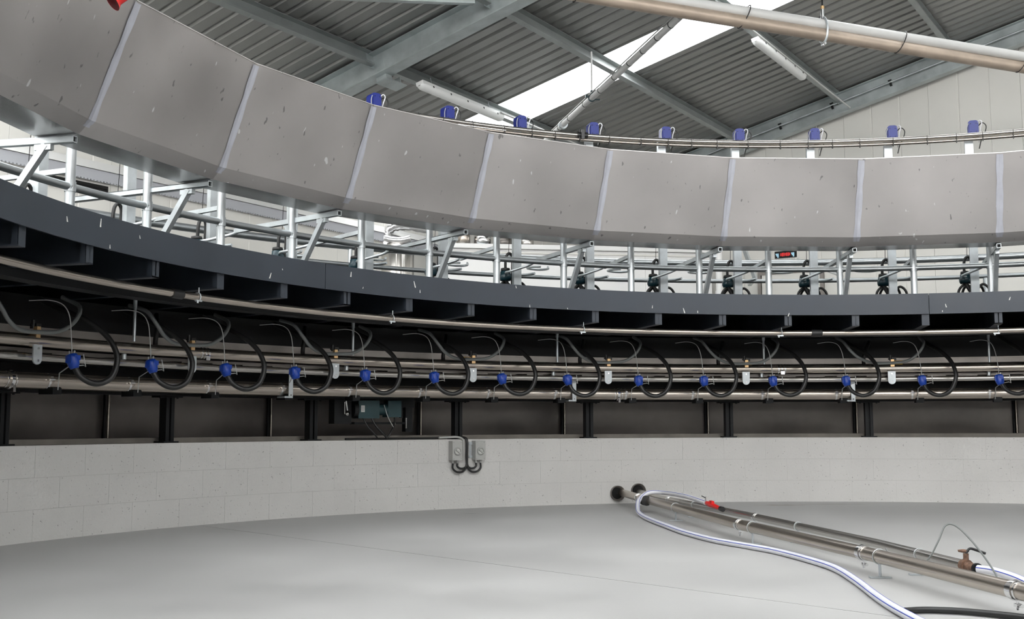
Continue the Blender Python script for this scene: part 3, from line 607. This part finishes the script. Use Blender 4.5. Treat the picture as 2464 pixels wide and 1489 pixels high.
# splash sheets behind the legs
sp=thing('splash_lining','row of dull grey steel sheets behind the black legs','metal sheets',(CX,CY,0))
RK=[1.25+1.873*i-3.746 for i in range(12)]
for a,c in zip(RK[:-1],RK[1:]):
    b=MB(); n4=8; vs=[]
    for j in range(n4+1):
        f=j/n4; k=a+.02+(c-a-.04)*f; bul=.012*math.sin(PI*f)
        vs+=[P(6.92+bul,k,.63),P(6.90-bul,k,.80),P(6.93,k,1.20)]
    b.add(vs,[(3*j+q,3*j+q+1,3*j+q+4,3*j+q+3) for j in range(n4) for q in (0,1)],True); part('sheet',b,'splash',sp,PO)
    part('edge_angle',MB().box((0,0,0),(.02,.05,.56),None) if False else MB().cyl(P(6.86,a,.61),P(6.86,a,1.15),.011,8),'pipe',sp,PO)
    part('gap_shade_rod',MB().cyl(P(6.87,a-.03,.61),P(6.87,a-.03,1.15),.013,8),'dark',sp,PO)  # dark rod stands in for the shaded gap beside each sheet
part('toe_kerb',MB().arc([(6.84,.60),(6.9,.60),(6.9,.625),(6.84,.625)],-3,18,.25),'dark',sp,PO)
struct('trim_2',MB().arc([(6.46,.600),(6.62,.600),(6.62,.638),(6.46,.638)],K0,K1,.5),'ledge')
# drive motor under the ring
t0_=th(5.95)
mo=thing('drive_motor','dark teal geared drive motor bolted under the ring beam','motor',P(6.30,5.95,.60),t0_)
def mp(name,mb,m): return part(name,mb,m,mo)
mp('frame_plate',MB().box((.06,-.05,.33),(.08,.62,.10)).box((.06,-.02,.145),(.08,.50,.018)).box((.06,-.31,.22),(.06,.07,.30)).box((.05,-.24,.27),(.02,.028,.16)),'dark')
mo_b=MB().box((.0,.13,.26),(.10,.20,.15)); mp('motor_body',mo_b,'teal'); 
mp('gearbox',MB().box((0,-.12,.265),(.10,.13,.14)).cyl((0,.03,.26),(0,-.06,.26),.05,14),'teal')
mp('end_cover',MB().cyl((0,.23,.26),(0,.27,.26),.07,16).box((.03,.36,.24),(.10,.16,.20)),'dark')
lbl=mp('rating_plate',MB().box((-.052,.19,.265),(.002,.035,.055)),'paper'); part('print',MB().box((-.054,.19,.28),(.001,.026,.004)).box((-.054,.19,.27),(.001,.026,.004)).box((-.054,.19,.26),(.001,.026,.004)).box((-.054,.19,.25),(.001,.018,.004)),'ink',lbl)
mp('adjuster_bolt',MB().cyl((-.03,-.135,.17),(-.03,-.135,.13),.007,8).cyl((-.03,-.245,.19),(-.03,-.245,.10),.008,8).cyl((-.03,-.13,.19),(-.03,-.13,.185),.014,6),'chrome')
mp('link_rod',MB().cyl((-.06,.355,.34),(-.06,.34,.25),.008,8).lathe([(.001,-.02),(.02,-.01),(.022,.01),(.001,.02)],(-.06,.34,.225),(1,0,0),10).box((-.05,.365,.27),(.02,.008,.10)),'chrome')
for yy,ye,rr in ((.18,.06,.007),(.10,-.03,.009),(-.13,-.03,.009)):
    mp('motor_cable',MB().tube(cr([(-.04,yy,.19),(-.06,yy+(ye-yy)*.25,.12),(-.08,yy+(ye-yy)*.8,.045),(-.07,ye,.02)],5),rr,8),'rubber')
mp('thin_cable',MB().tube(cr([(-.04,-.02,.30),(-.07,-.04,.20),(-.08,-.09,.11)],5),.004,6),'wire')
# isolator switches on the pit wall
def wl(R,k,h): return P(R,k,h)
def kw(t): return (T0-t)/S
swb=MB().box((-.035,0,0),(.07,.098,.168)); 
swl=MB().box((-.073,0,0),(.008,.096,.166)); ring_=MB().lathe([(.024,0),(.034,0),(.034,.012),(.024,.012),(.024,0)],(-.077,0,-.005),(-1,0,0),20); 
kn=MB().box((-.087,0,-.005),(.018,.052,.013),None)
for v in kn.v:
    y,z=v.y,v.z+.005; a=math.radians(38); v.y=y*math.cos(a)-z*math.sin(a); v.z=y*math.sin(a)+z*math.cos(a)-.005
disc=MB().lathe([(.001,.004),(.024,.004)],(-.077,0,-.005),(-1,0,0),20)
gl=MB()
for y in (-.02,.024): gl.cyl((-.035,y,-.084),(-.035,y,-.108),.011,10)
scm=MB()
for y in (-.036,.036):
    for z in (-.07,.07): scm.cyl((-.077,y,z),(-.079,y,z),.003,6)
for tt,lab in ((2.0951,'left'),(2.0583,'right')):
    k=kw(tt); t=thing('isolator_switch','grey rotary isolator switch on the pit wall, %s of the pair'%lab,'switch',P(RWI,k,.505),th(k),'wall isolator switches')
    part('box',swb,'switch',t); o=part('cover',swl,'switch',t); part('dial_ring',ring_,'switch',o); part('knob',kn,'switch',o); part('dial',disc,'paper',o); part('screw',scm,'ink',o); part('cable_gland',gl,'switch',t)
kc=kw(2.0757); tc=thing('cable_bundle','black cable bundle coming over the wall edge, curling up into both switches','cable',P(RWI,kc,.5),th(kc))
Mi=Matrix.Rotation(-th(kc),4,'Z')@Matrix.Translation(-P(RWI,kc,.5))
def wp2(t,h,o=.02): return Mi@P(RWI-o,kw(t),h)
for j,(tt,d1,d2) in enumerate(((2.0951,-.02,.0),(2.0951,.024,.003),(2.0583,-.02,.003),(2.0583,.024,0))):
    te=tt+d1/RWI; z0=.395
    sg=1 if tt>2.08 else -1; tm=2.0757+sg*.0006
    dep=.045+.03*(1 if (d1*sg>0) else 0)
    pts=[wp2(te,z0,.035),wp2(te,z0-dep*.6,.035),wp2(te+(tm-te)*.3,z0-dep,.033),wp2(te+(tm-te)*.75,z0-dep*.95,.03),wp2(tm,z0-dep*.3,.025),wp2(tm,.45,.022),wp2(tm,.58,.022),wp2(tm+.002,.615,.0),wp2(tm+.012,.622,-.06),wp2(tm+.05,.612,-.10),wp2(tm+.12+.02*j,.612,-.10)]
    part('cable',MB().tube(cr(pts,5),.009,8),'rubber',tc)
t=thing('cable_conduit','short grey conduit bending over the wall edge beside the cables','conduit',P(RWI,kc,.5),th(kc))
part('tube',MB().tube(cr([wp2(2.0810,.42,.018),wp2(2.0810,.55,.018),wp2(2.0815,.60,.016),wp2(2.088,.622,-.02),wp2(2.105,.62,-.03),wp2(2.116,.618,-.03)],5),.010,10),'switch',t)
part('clip',MB().box(wp2(2.0690,.565,.006),(.02,.03,.022)).box(wp2(2.0690,.45,.006),(.02,.03,.022)).box(wp2(2.0690,.51,.004),(.008,.022,.14)),'galv',t)
# wall sleeves
for i,(tt,h) in enumerate(((1.8349,.095),(1.8019,.112))):
    k=kw(tt); t=thing('wall_sleeve','dark flared pipe sleeve at the foot of the wall, %s of two'%('left','right')[i],'pipe sleeve',P(RWI,k,h),th(k),'wall sleeves')
    part('rim',MB().lathe([(.070,.0),(.071,.028),(.067,.028),(.052,.0)],(0,0,0),(-1,0,0),24),'splash',t); part('bore_shade',MB().lathe([(.001,.002),(.068,.002)],(0,0,0),(-1,0,0),24),'black',t)  # black disc imitates the shade inside the sleeve
# floor pipes
def fpipe(label,pts,r,joints,stands,m='pipe'):
    t=thing('floor_pipe',label,'pipe',tuple(pts[0]),0); o=Vector(pts[0]); q=[Vector(p)-o for p in pts]
    part('tube',MB().tube(q,r,18),m,t)
    tot=[0]
    for a,c in zip(pts[:-1],pts[1:]): tot.append(tot[-1]+(Vector(c)-Vector(a)).length)
    def at(y):
        for a,c in zip(pts[:-1],pts[1:]):
            if (a[1]-y)*(c[1]-y)<=0: f=(y-a[1])/(c[1]-a[1]); return Vector(a)+(Vector(c)-Vector(a))*f,(Vector(c)-Vector(a)).normalized()
    for y in joints:
        p,d=at(y); p=p-o
        jo=part('clamp_joint',MB().tube([p-d*.012,p+d*.012],r*1.22,18).tube([p-d*.03,p-d*.018],r*1.1,18).tube([p+d*.018,p+d*.03],r*1.1,18),'chrome',t)
        sd=d.cross(Z3); part('wing_nut',MB().cyl(p-Z3*(r*1.1),p-Z3*(r*1.1+.035),.006,8).box(p-Z3*(r*1.1+.018),(.018,.03,.012)).cyl(p+sd*0-Z3*(r+.02)+d*.0,p-Z3*(r+.02)+d*.03,.008,8),'chrome',jo)
    for y in stands:
        p,d=at(y); z=p.z-r; p=p-o; sd=d.cross(Z3); s=part('stand',MB().cyl(p-Z3*r*.9,p-Z3*(r+z-.005),.007,8).box(p-Z3*(r+z-.004),(.10,.035,.006)).tube([p+(sd*math.cos(a)+Z3*math.sin(a))*(r+.003) for a in [2*PI*j/14 for j in range(14)]],.0022,6,closed=True),'galv',t)
    return t
fpipe('long stainless floor pipe from the left sleeve, thicker and nearer of two',[(1.00,10.62,.10),(1.096,9.72,.10),(1.424,7.157,.10),(1.729,5.487,.10),(1.907,4.257,.10),(2.03,3.2,.10)],.033,(9.75,7.128,5.558,4.30),(8.6,6.93,5.40))
fpipe('long stainless floor pipe from the right sleeve, thinner one lying behind',[(1.155,10.66,.11),(1.25,9.85,.10),(1.632,7.838,.10),(1.919,5.998,.10),(2.008,5.063,.10)],.024,(9.5,7.7),(8.9,7.0,5.5),'pipe2')
t=thing('collar_ring','black ring collars around the nearer floor pipe at the wall','pipe collar',(1.10,9.45,.10)); part('collar',MB().tube([(-.0,.02,0),(.004,-.01,0)],.043,16).tube([(.008,-.05,0),(.012,-.08,0)],.042,16),'rubber',t)
# end valve of the thin pipe
t=thing('hose_valve','rusty tap valve with dark lever at the end of the thin floor pipe','valve',(2.008,5.063,.10))
part('body',MB().cyl((0,0,0),(.008,-.10,0),.020,12).cyl((.0,.0,0),(.002,-.03,0),.030,12).cyl((.002,-.02,0),(.002,-.02,.055),.012,10),'rust',t); part('handwheel',MB().lathe([(.001,.0),(.024,.004),(.026,.012),(.001,.016)],(.0,.0,.055),(0,0,1),8),'rust',t)
part('lever',MB().tube(cr([(.002,-.02,.055),(.02,-.02,.075),(.045,-.025,.07),(.085,-.03,.055)],4),.006,8),'rubber',t); part('hose_clip',MB().tube([(.009,-.11,0),(.0105,-.125,0)],.024,14),'dark',t)
def stripe_hose(name,label,pts,r):
    t=thing(name,label,'hose',tuple(pts[0])); o=Vector(pts[0]); q=cr([Vector(p)-o for p in pts],8); part('tube',MB().tube(q,r,14),'whitehose',t)
    for ang in (.45,2.2):
        b=[]
        for i,p in enumerate(q):
            d=(q[min(i+1,len(q)-1)]-q[max(0,i-1)]).normalized(); sd=d.cross(Z3).normalized(); uu=sd.cross(d); b.append(p+(sd*math.cos(ang)+uu*math.sin(ang))*(r-.0006))
        part('blue_stripe',MB().tube(b,.0022,6),'bluestripe',t)
    return t
hz=.019
H=[(1.42,8.30,.155),(1.40,8.55,.16),(1.36,8.95,.165),(1.26,9.35,.165),(1.14,9.45,.16),(1.05,9.36,.11),(1.012,9.13,.04),(1.015,8.85,hz),(1.038,8.405,hz),(1.089,7.891,hz),(1.139,7.466,hz),(1.243,6.981,hz),(1.377,6.645,hz),(1.48,6.361,hz),(1.558,5.952,hz),(1.59,5.61,hz),(1.556,5.166,hz),(1.499,4.697,hz),(1.47,4.364,hz),(1.46,4.0,hz),(1.47,3.7,hz)]
stripe_hose('wash_hose','long white hose with blue stripe winding across the floor to the red nozzle',H,.0175)
stripe_hose('wash_hose','short white hose with blue stripe leaving the valve at right edge',[(2.019,4.94,.10),(2.06,4.87,.098),(2.10,4.75,.085),(2.13,4.60,.06),(2.17,4.4,.03),(2.2,4.1,.02)],.0175)
t=thing('hose_nozzle','red trigger hose nozzle resting on the floor pipes','hose nozzle',(1.42,8.30,.155))
part('grip',MB().tube([(0,0,0),(.012,-.10,-.004),(.035,-.22,-.014),(.05,-.30,-.02)],.016,12,rs=[.014,.021,.016,.013]).box((.02,-.12,.012),(.02,.10,.022)),'red',t); part('tip',MB().cyl((.05,-.30,-.02),(.058,-.34,-.022),.019,12),'rubber',t); part('valve',MB().cyl((0,.02,0),(0,-.02,0),.014,10).box((0,.0,.03),(.008,.04,.03)),'wire',t); part('trigger',MB().bar((0,0,.035),(-.03,.015,.05),.006,.006),'rubber',t)
single('black_hose',MB().tube(cr([(1.502,4.376,.0145),(1.56,4.395,.0145),(1.623,4.393,.0145),(1.735,4.353,.0145),(1.887,4.222,.0145),(2.05,4.0,.0145)],6),.0125,12),'rubber','loose black rubber hose end lying on the floor at bottom right','hose',(1.502,4.376,.0145))
single('loose_wire',MB().tube(cr([(1.78,5.42,.135),(1.77,5.30,.10),(1.80,5.15,.07),(1.86,5.10,.12),(1.91,5.10,.20),(1.955,5.12,.27),(2.00,5.10,.265),(2.04,5.0,.19),(2.03,4.80,.105),(2.02,4.75,.07)],7),.004,6),'greyhose','thin grey wire arching above the floor pipes at right','cable',(1.8,5.3,.1))
# ================================================================= OVERHEAD
def line(p,q,f): return Vector(p)+(Vector(q)-Vector(p))*f
ta=thing('overhead_pipe','grey plastic pipe crossing the upper right corner, upper of the strapped pair','pipe',(.10,9.33,4.575))
A=Vector((-2.6,8.14,4.555)); B=Vector((8.0,12.472,4.555)); part('tube',MB().tube([A,B],.052,20),'pvc',ta,(.10,9.33,4.575))
tb2=thing('overhead_pipe','stainless pipe with painted brown reflection crossing the upper right corner, lower of the strapped pair','pipe',(.10,9.26,4.45))
A2=Vector((-2.6,8.057,4.452)); B2=Vector((8.0,12.542,4.452)); part('tube',MB().tube([A2,B2],.060,20),'beige',tb2,(.10,9.26,4.45))
for x in (2.17,3.87,5.35,.6):
    f=(x-A.x)/(B.x-A.x); p=line(A,B,f); q=line(A2,B2,f); d=(B-A).normalized(); sd=d.cross(Z3); mid=(p+q)/2
    part('cable_tie',MB().tube([mid+sd*math.cos(a)*.068+Z3*math.sin(a)*.118+d*(.06*math.sin(a)) for a in [2*PI*j/20 for j in range(20)]],.005,6,closed=True).box(mid-sd*.07+Z3*.02,(.02,.02,.02)),'rubber',tb2,(.10,9.26,4.45))
p=line(A,B,(3.0-A.x)/(B.x-A.x)); q=line(A2,B2,(3.0-A.x)/(B.x-A.x)); d=(B-A).normalized(); sd=d.cross(Z3)
t=thing('pipe_hanger','bright steel hanger strap with brass nut holding the strapped pipes','pipe hanger',tuple(q))
part('strap',MB().tube([sd*math.cos(a)*.068+Z3*(.045+math.sin(a)*.125) for a in [2*PI*j/20 for j in range(20)]],.012,8,closed=True),'galv',t); part('sleeve',MB().cyl((0,0,.16),(0,0,.26),.018,12),'chrome',t); part('nut',MB().cyl((0,0,.255),(0,0,.285),.020,8),'brass',t); part('rod',MB().cyl((0,0,.28),(0,0,RF(0,0).z+.1 if False else roofz(q)-q.z-.02),.008,8),'dark',t); part('lower_bolt',MB().cyl(-sd*.03-Z3*.09,sd*.03-Z3*.09,.013,8).lathe([(.001,-.02),(.02,0),(.001,.02)],-Z3*.095,(0,0,1),10),'chrome',t)
# thin pipe to the rear, hung on a rod
A3=Vector((1.545,9.90,4.44)); B3=Vector((.50,14.16,4.44)); t=thing('branch_pipe','slim grey branch pipe sloping down to the left across the skylight','pipe',tuple(A3))
part('tube',MB().tube([A3,B3,line(A3,B3,2.2)],.033,16),'pvc',t,tuple(A3))
for f in (.05,.13,.22,.31,.42,.53,.66,.80,.9):
    p=line(A3,B3,f); d=(B3-A3).normalized(); part('cable_tie',MB().tube([p-d*.006,p+d*.006],.0365,12),'rubber',t,tuple(A3))
part('flange',MB().tube([line(A3,B3,.86),line(A3,B3,.863)],.055,16).tube([line(A3,B3,.87),line(A3,B3,.873)],.055,16),'galv',t,tuple(A3))
part('side_cable',MB().tube([A3+Vector((-.045,0,.02)),line(A3,B3,.55)+Vector((-.045,0,.025)),B3+Vector((-.04,0,.02))],.007,6),'wire',t,tuple(A3))
p=line(A3,B3,.6); zt=roofz(p)-.17
t=thing('hanger_rod','thin white rod with teal clamp hanging the slim branch pipe','hanger rod',tuple(p)); part('rod',MB().cyl((0,0,.04),(0,0,zt-p.z),.010,8),'white',t); part('clamp',MB().tube([(.036*math.cos(a),0,.036*math.sin(a)) for a in [2*PI*j/12 for j in range(12)]],.010,8,closed=True).cyl((0,0,.03),(0,0,.085),.018,8).box((.055,0,-.02),(.07,.03,.012)).box((-.05,0,.02),(.05,.03,.03)),M_['tealc'],t)
# fluorescent lights under the purlins
def lightbar(s0,s1,t_,lab,off,c0=None,c1=None):
    a=RF(s0,t_,off); c=RF(s1,t_,off); t=thing('strip_light',lab,'ceiling light',tuple(a)); d=(c-a).normalized(); sd=VV
    b=MB(); n8=8; prof=[(math.cos(PI*i/n8)*.055,-math.sin(PI*i/n8)*.05) for i in range(n8+1)]; m_=len(prof); vs=[]
    for f,sc in ((0,.35),(.012,.8),(.03,1),(.97,1),(.988,.8),(1,.35)):
        for y,z in prof: vs.append(a-a+(c-a)*f+sd*y*sc+NN*z*sc)
    b.add(vs,[(i*m_+j,(i+1)*m_+j,(i+1)*m_+j+1,i*m_+j+1) for i in range(5) for j in range(m_-1)],True); part('diffuser',b,'lens',t)
    part('housing',MB().box((c-a)/2+NN*.02,((c-a).length*.985,.10,.045),(UU,VV,NN)),'lens',t)
    b=MB()
    for f in (.12,.32,.52,.72,.9): b.box((c-a)*f-sd*.054,(.015,.008,.02),(UU,VV,NN))
    part('clip',b,'dark',t)
    if c0 is not None:
        part('conduit',MB().tube([RF(c0,t_-.06,off+.03)-a,RF(c1,t_-.06,off+.03)-a],.012,8),'pvc',t)
        part('mount',MB().cyl((c-a)*.15+NN*.03,(c-a)*.15+NN*(-off-.18),.006,6).cyl((c-a)*.85+NN*.03,(c-a)*.85+NN*(-off-.18),.006,6),'galv',t)
lightbar(-6.25,-4.6,1.50,'long white strip light under the purlin left of the skylight',-.33,-4.7,-2.0)
lightbar(-3.67,-1.98,-1.51,'long white strip light under the purlin right of the skylight',-.33,-4.4,-.12)
# red horn at top left, hanging on a cable
t=thing('warning_horn','red bell-mouthed horn hanging in front of the shroud, top left','horn',(-1.40,3.885,2.235))
ax=Vector((.62,.42,.66)).normalized()
part('bell',MB().lathe([(.036,0),(.034,.004),(.024,.018),(.022,.075),(.015,.09),(.001,.092)],-ax*.045+Z3*.03,ax,24),'red',t); part('mouth',MB().lathe([(.035,.0005),(.028,.012),(.001,.015)],-ax*.045+Z3*.03,ax,24),'redin',t)
part('cable',MB().tube(cr([ax*.04+Z3*.03,ax*.09+Z3*.06,Vector((.06,-.05,.3)),Vector((.05,0,1.2)),Vector((.05,0,2.4))],4),.004,6),'rubber',t)
# ================================================================= BEYOND THE PLATFORM
# display sign on the end wall
sd_=-UU; o=Vector((3.36,13.577,2.768))
# hangs from the end wall on a bracket arm, facing the pit
sgn=thing('display_sign','small black display sign with red lit figures between pale pictures','sign',tuple(o)); ax=(-WW,UU,Z3)
part('panel',MB().box((0,0,.032),(.27,.03,.088),ax),'black',sgn)
b=MB()
for i in range(7): b.box(-WW*(-.055+i*.0185)-UU*.0165+Z3*.032,(.009,.002,.042 if i%3 else .034),ax)
part('red_figures',b,'led',sgn)
for sx in (-.098,.098): part('picture',MB().box(-WW*sx-UU*.0165+Z3*.032,(.032,.002,.034),ax).box(-WW*(sx+.006)-UU*.0168+Z3*.012,(.018,.002,.03),ax).box(-WW*(sx-.016)-UU*.0168+Z3*.040,(.016,.002,.016),ax),'pale',sgn)
pc=part('caption_card',MB().box(Z3*-.032,(.27,.02,.040),ax),'paper',sgn)
b=MB()
for r in range(2):
    for i in range(9): b.box(-WW*(-.115+i*.028)-UU*.0112+Z3*(-.022-.015*r),(.018+.004*(i%3),.001,.004),ax)
part('print',b,'ink',pc)
part('bracket',MB().bar(UU*.015+Z3*.02,UU*2.3+Z3*.02,.03,.03),'galv',sgn)
# doorway frame on the end wall
b=MB(); c0=upt(DU-.03,0); 
def ew(px,z,off=.03): # point on end wall by world (u,w)
    return None
dq=Vector((3.579,16.421,0)); wd0=dq.dot(WW)
def EW(w,z,o=.02): q=upt(DU-o,w); return Vector((q.x,q.y,z))
wj=wd0
b=MB().bar(EW(wj,1.72),EW(wj,2.98),.05,.05,tuple(UU)); b.bar(EW(wj-.95,1.72),EW(wj-.95,2.98),.05,.05,tuple(UU)); b.bar(EW(wj+.025,2.97),EW(wj-.975,2.97),.05,.05)
dr=struct('door_1',b,'splash'); part('door_leaf',MB().box(EW(wj-.475,2.34,.012),(.88,.03,1.22),(-WW,UU,Z3)),'cream',dr); part('door_handle',MB().cyl(EW(wj-.85,2.35,.03),EW(wj-.85,2.35,.09),.012).bar(EW(wj-.86,2.35,.09),EW(wj-.74,2.35,.09),.015,.015),'chrome',dr)
# downpipe and stay
single('downpipe',MB().cyl((2.86,15.3,1.77),(2.86,15.3,3.6),.045,14).cyl((2.86,15.3,2.5),(2.86,15.3,2.56),.055,14),'white','white vertical pipe standing behind the rails, left of the sign','pipe',(2.86,15.3,1.77))
single('wall_stay',MB().bar((3.18,15.3,3.25),(3.42,15.6,2.78),.05,.05).bar((3.18,15.3,3.25),(3.18,15.3,3.7),.05,.05).bar((3.42,15.6,2.78),(3.50,16.35,2.78),.05,.05),'galv','pale bent steel stay just left of the display sign','steel stay',(3.3,15.4,3.2))
# milk silo, lagged pipe, drums on the partition top
sx,sy=-1.62,15.6
t=thing('milk_silo','beige steel milk silo beyond the rails at the room corner','tank',(sx,sy,1.76)); part('shell',MB().lathe([(.001,0),(.24,0),(.24,1.42),(.20,1.50),(.001,1.53)],(0,0,0),(0,0,1),28),'pipe2',t); part('ladder_rail',MB().cyl((.02,-.27,0),(.02,-.27,1.4),.012).cyl((.10,-.25,0),(.10,-.25,1.4),.012),'pipe2',t); part('band',MB().lathe([(.243,.9),(.243,.93)],(0,0,0),(0,0,1),28),'galv',t)
b=MB(); random.seed(3); pts=cr([(-1.78,15.5,3.2),(-1.76,15.5,3.42),(-1.62,15.5,3.52),(-1.40,15.52,3.52),(-1.2,15.6,3.5)],5); b.tube(pts,.06,14,rs=[.065+.02*random.random() for _ in pts]); b.tube(cr([(-1.78,15.45,3.33),(-1.6,15.45,3.30),(-1.42,15.45,3.33)],4),.05,12)
single('lagged_pipe',b,'foil','crumpled foil wrapped pipe bend on top of the silo','pipe',(-1.7,15.5,3.3))
for i,(x,r,hh) in enumerate(((-.72,.10,.22),(-.44,.13,.20),(-.12,.13,.17),(.22,.11,.17))):
    p=Vector((x,16.35+.06*i,3.32)); single('steel_drum',MB().lathe([(.001,0),(r,0),(r,hh*.9),(r*.93,hh),(.001,hh)],(0,0,0),(0,0,1),20).lathe([(r+.004,hh*.3),(r+.006,hh*.34),(r+.004,hh*.38)],(0,0,0),(0,0,1),20) if False else MB().lathe([(.001,p.z-.0),(r,p.z),(r,p.z+hh*.9),(r*.93,p.z+hh),(.001,p.z+hh)],(p.x,p.y,0),(0,0,1),20),('pipe','chrome','splash','pipe2')[i],'%s steel drum standing on the partition top, %s of four'%(('grey','shiny','dark','pale')[i],nth(i,4)),'drum',tuple(p),'drums on the partition')
t=thing('drum_shelf','narrow galvanised shelf behind the partition carrying the drums','shelf',(0,16.4,3.31)); part('board',MB().bar((-1.0,-.10,0),(.6,.15,0),.5,.016),'galv',t)
for x in (-.9,.5): part('leg',MB().cyl((x,.0,-1.55),(x,.0,0),.02,8),'galv',t)
# dark louvre on the left wall
lw=Vector((-4.52,11.4,0)).dot(UU)
def LW(u,z,o=.02): q=upt(u,DW-o); return Vector((q.x,q.y,z))
t=thing('wall_louvre','black louvred opening high on the left wall','vent',tuple(LW(lw,3.16))); o=LW(lw,3.16)
part('frame',MB().bar(LW(lw-.6,3.20)-o,LW(lw+.35,3.20)-o,.03,.10),'black',t); part('slat',MB().bar(LW(lw-.58,3.185,.04)-o,LW(lw+.33,3.185,.04)-o,.01,.006).bar(LW(lw-.58,3.215,.04)-o,LW(lw+.33,3.215,.04)-o,.01,.006),'dark',t)
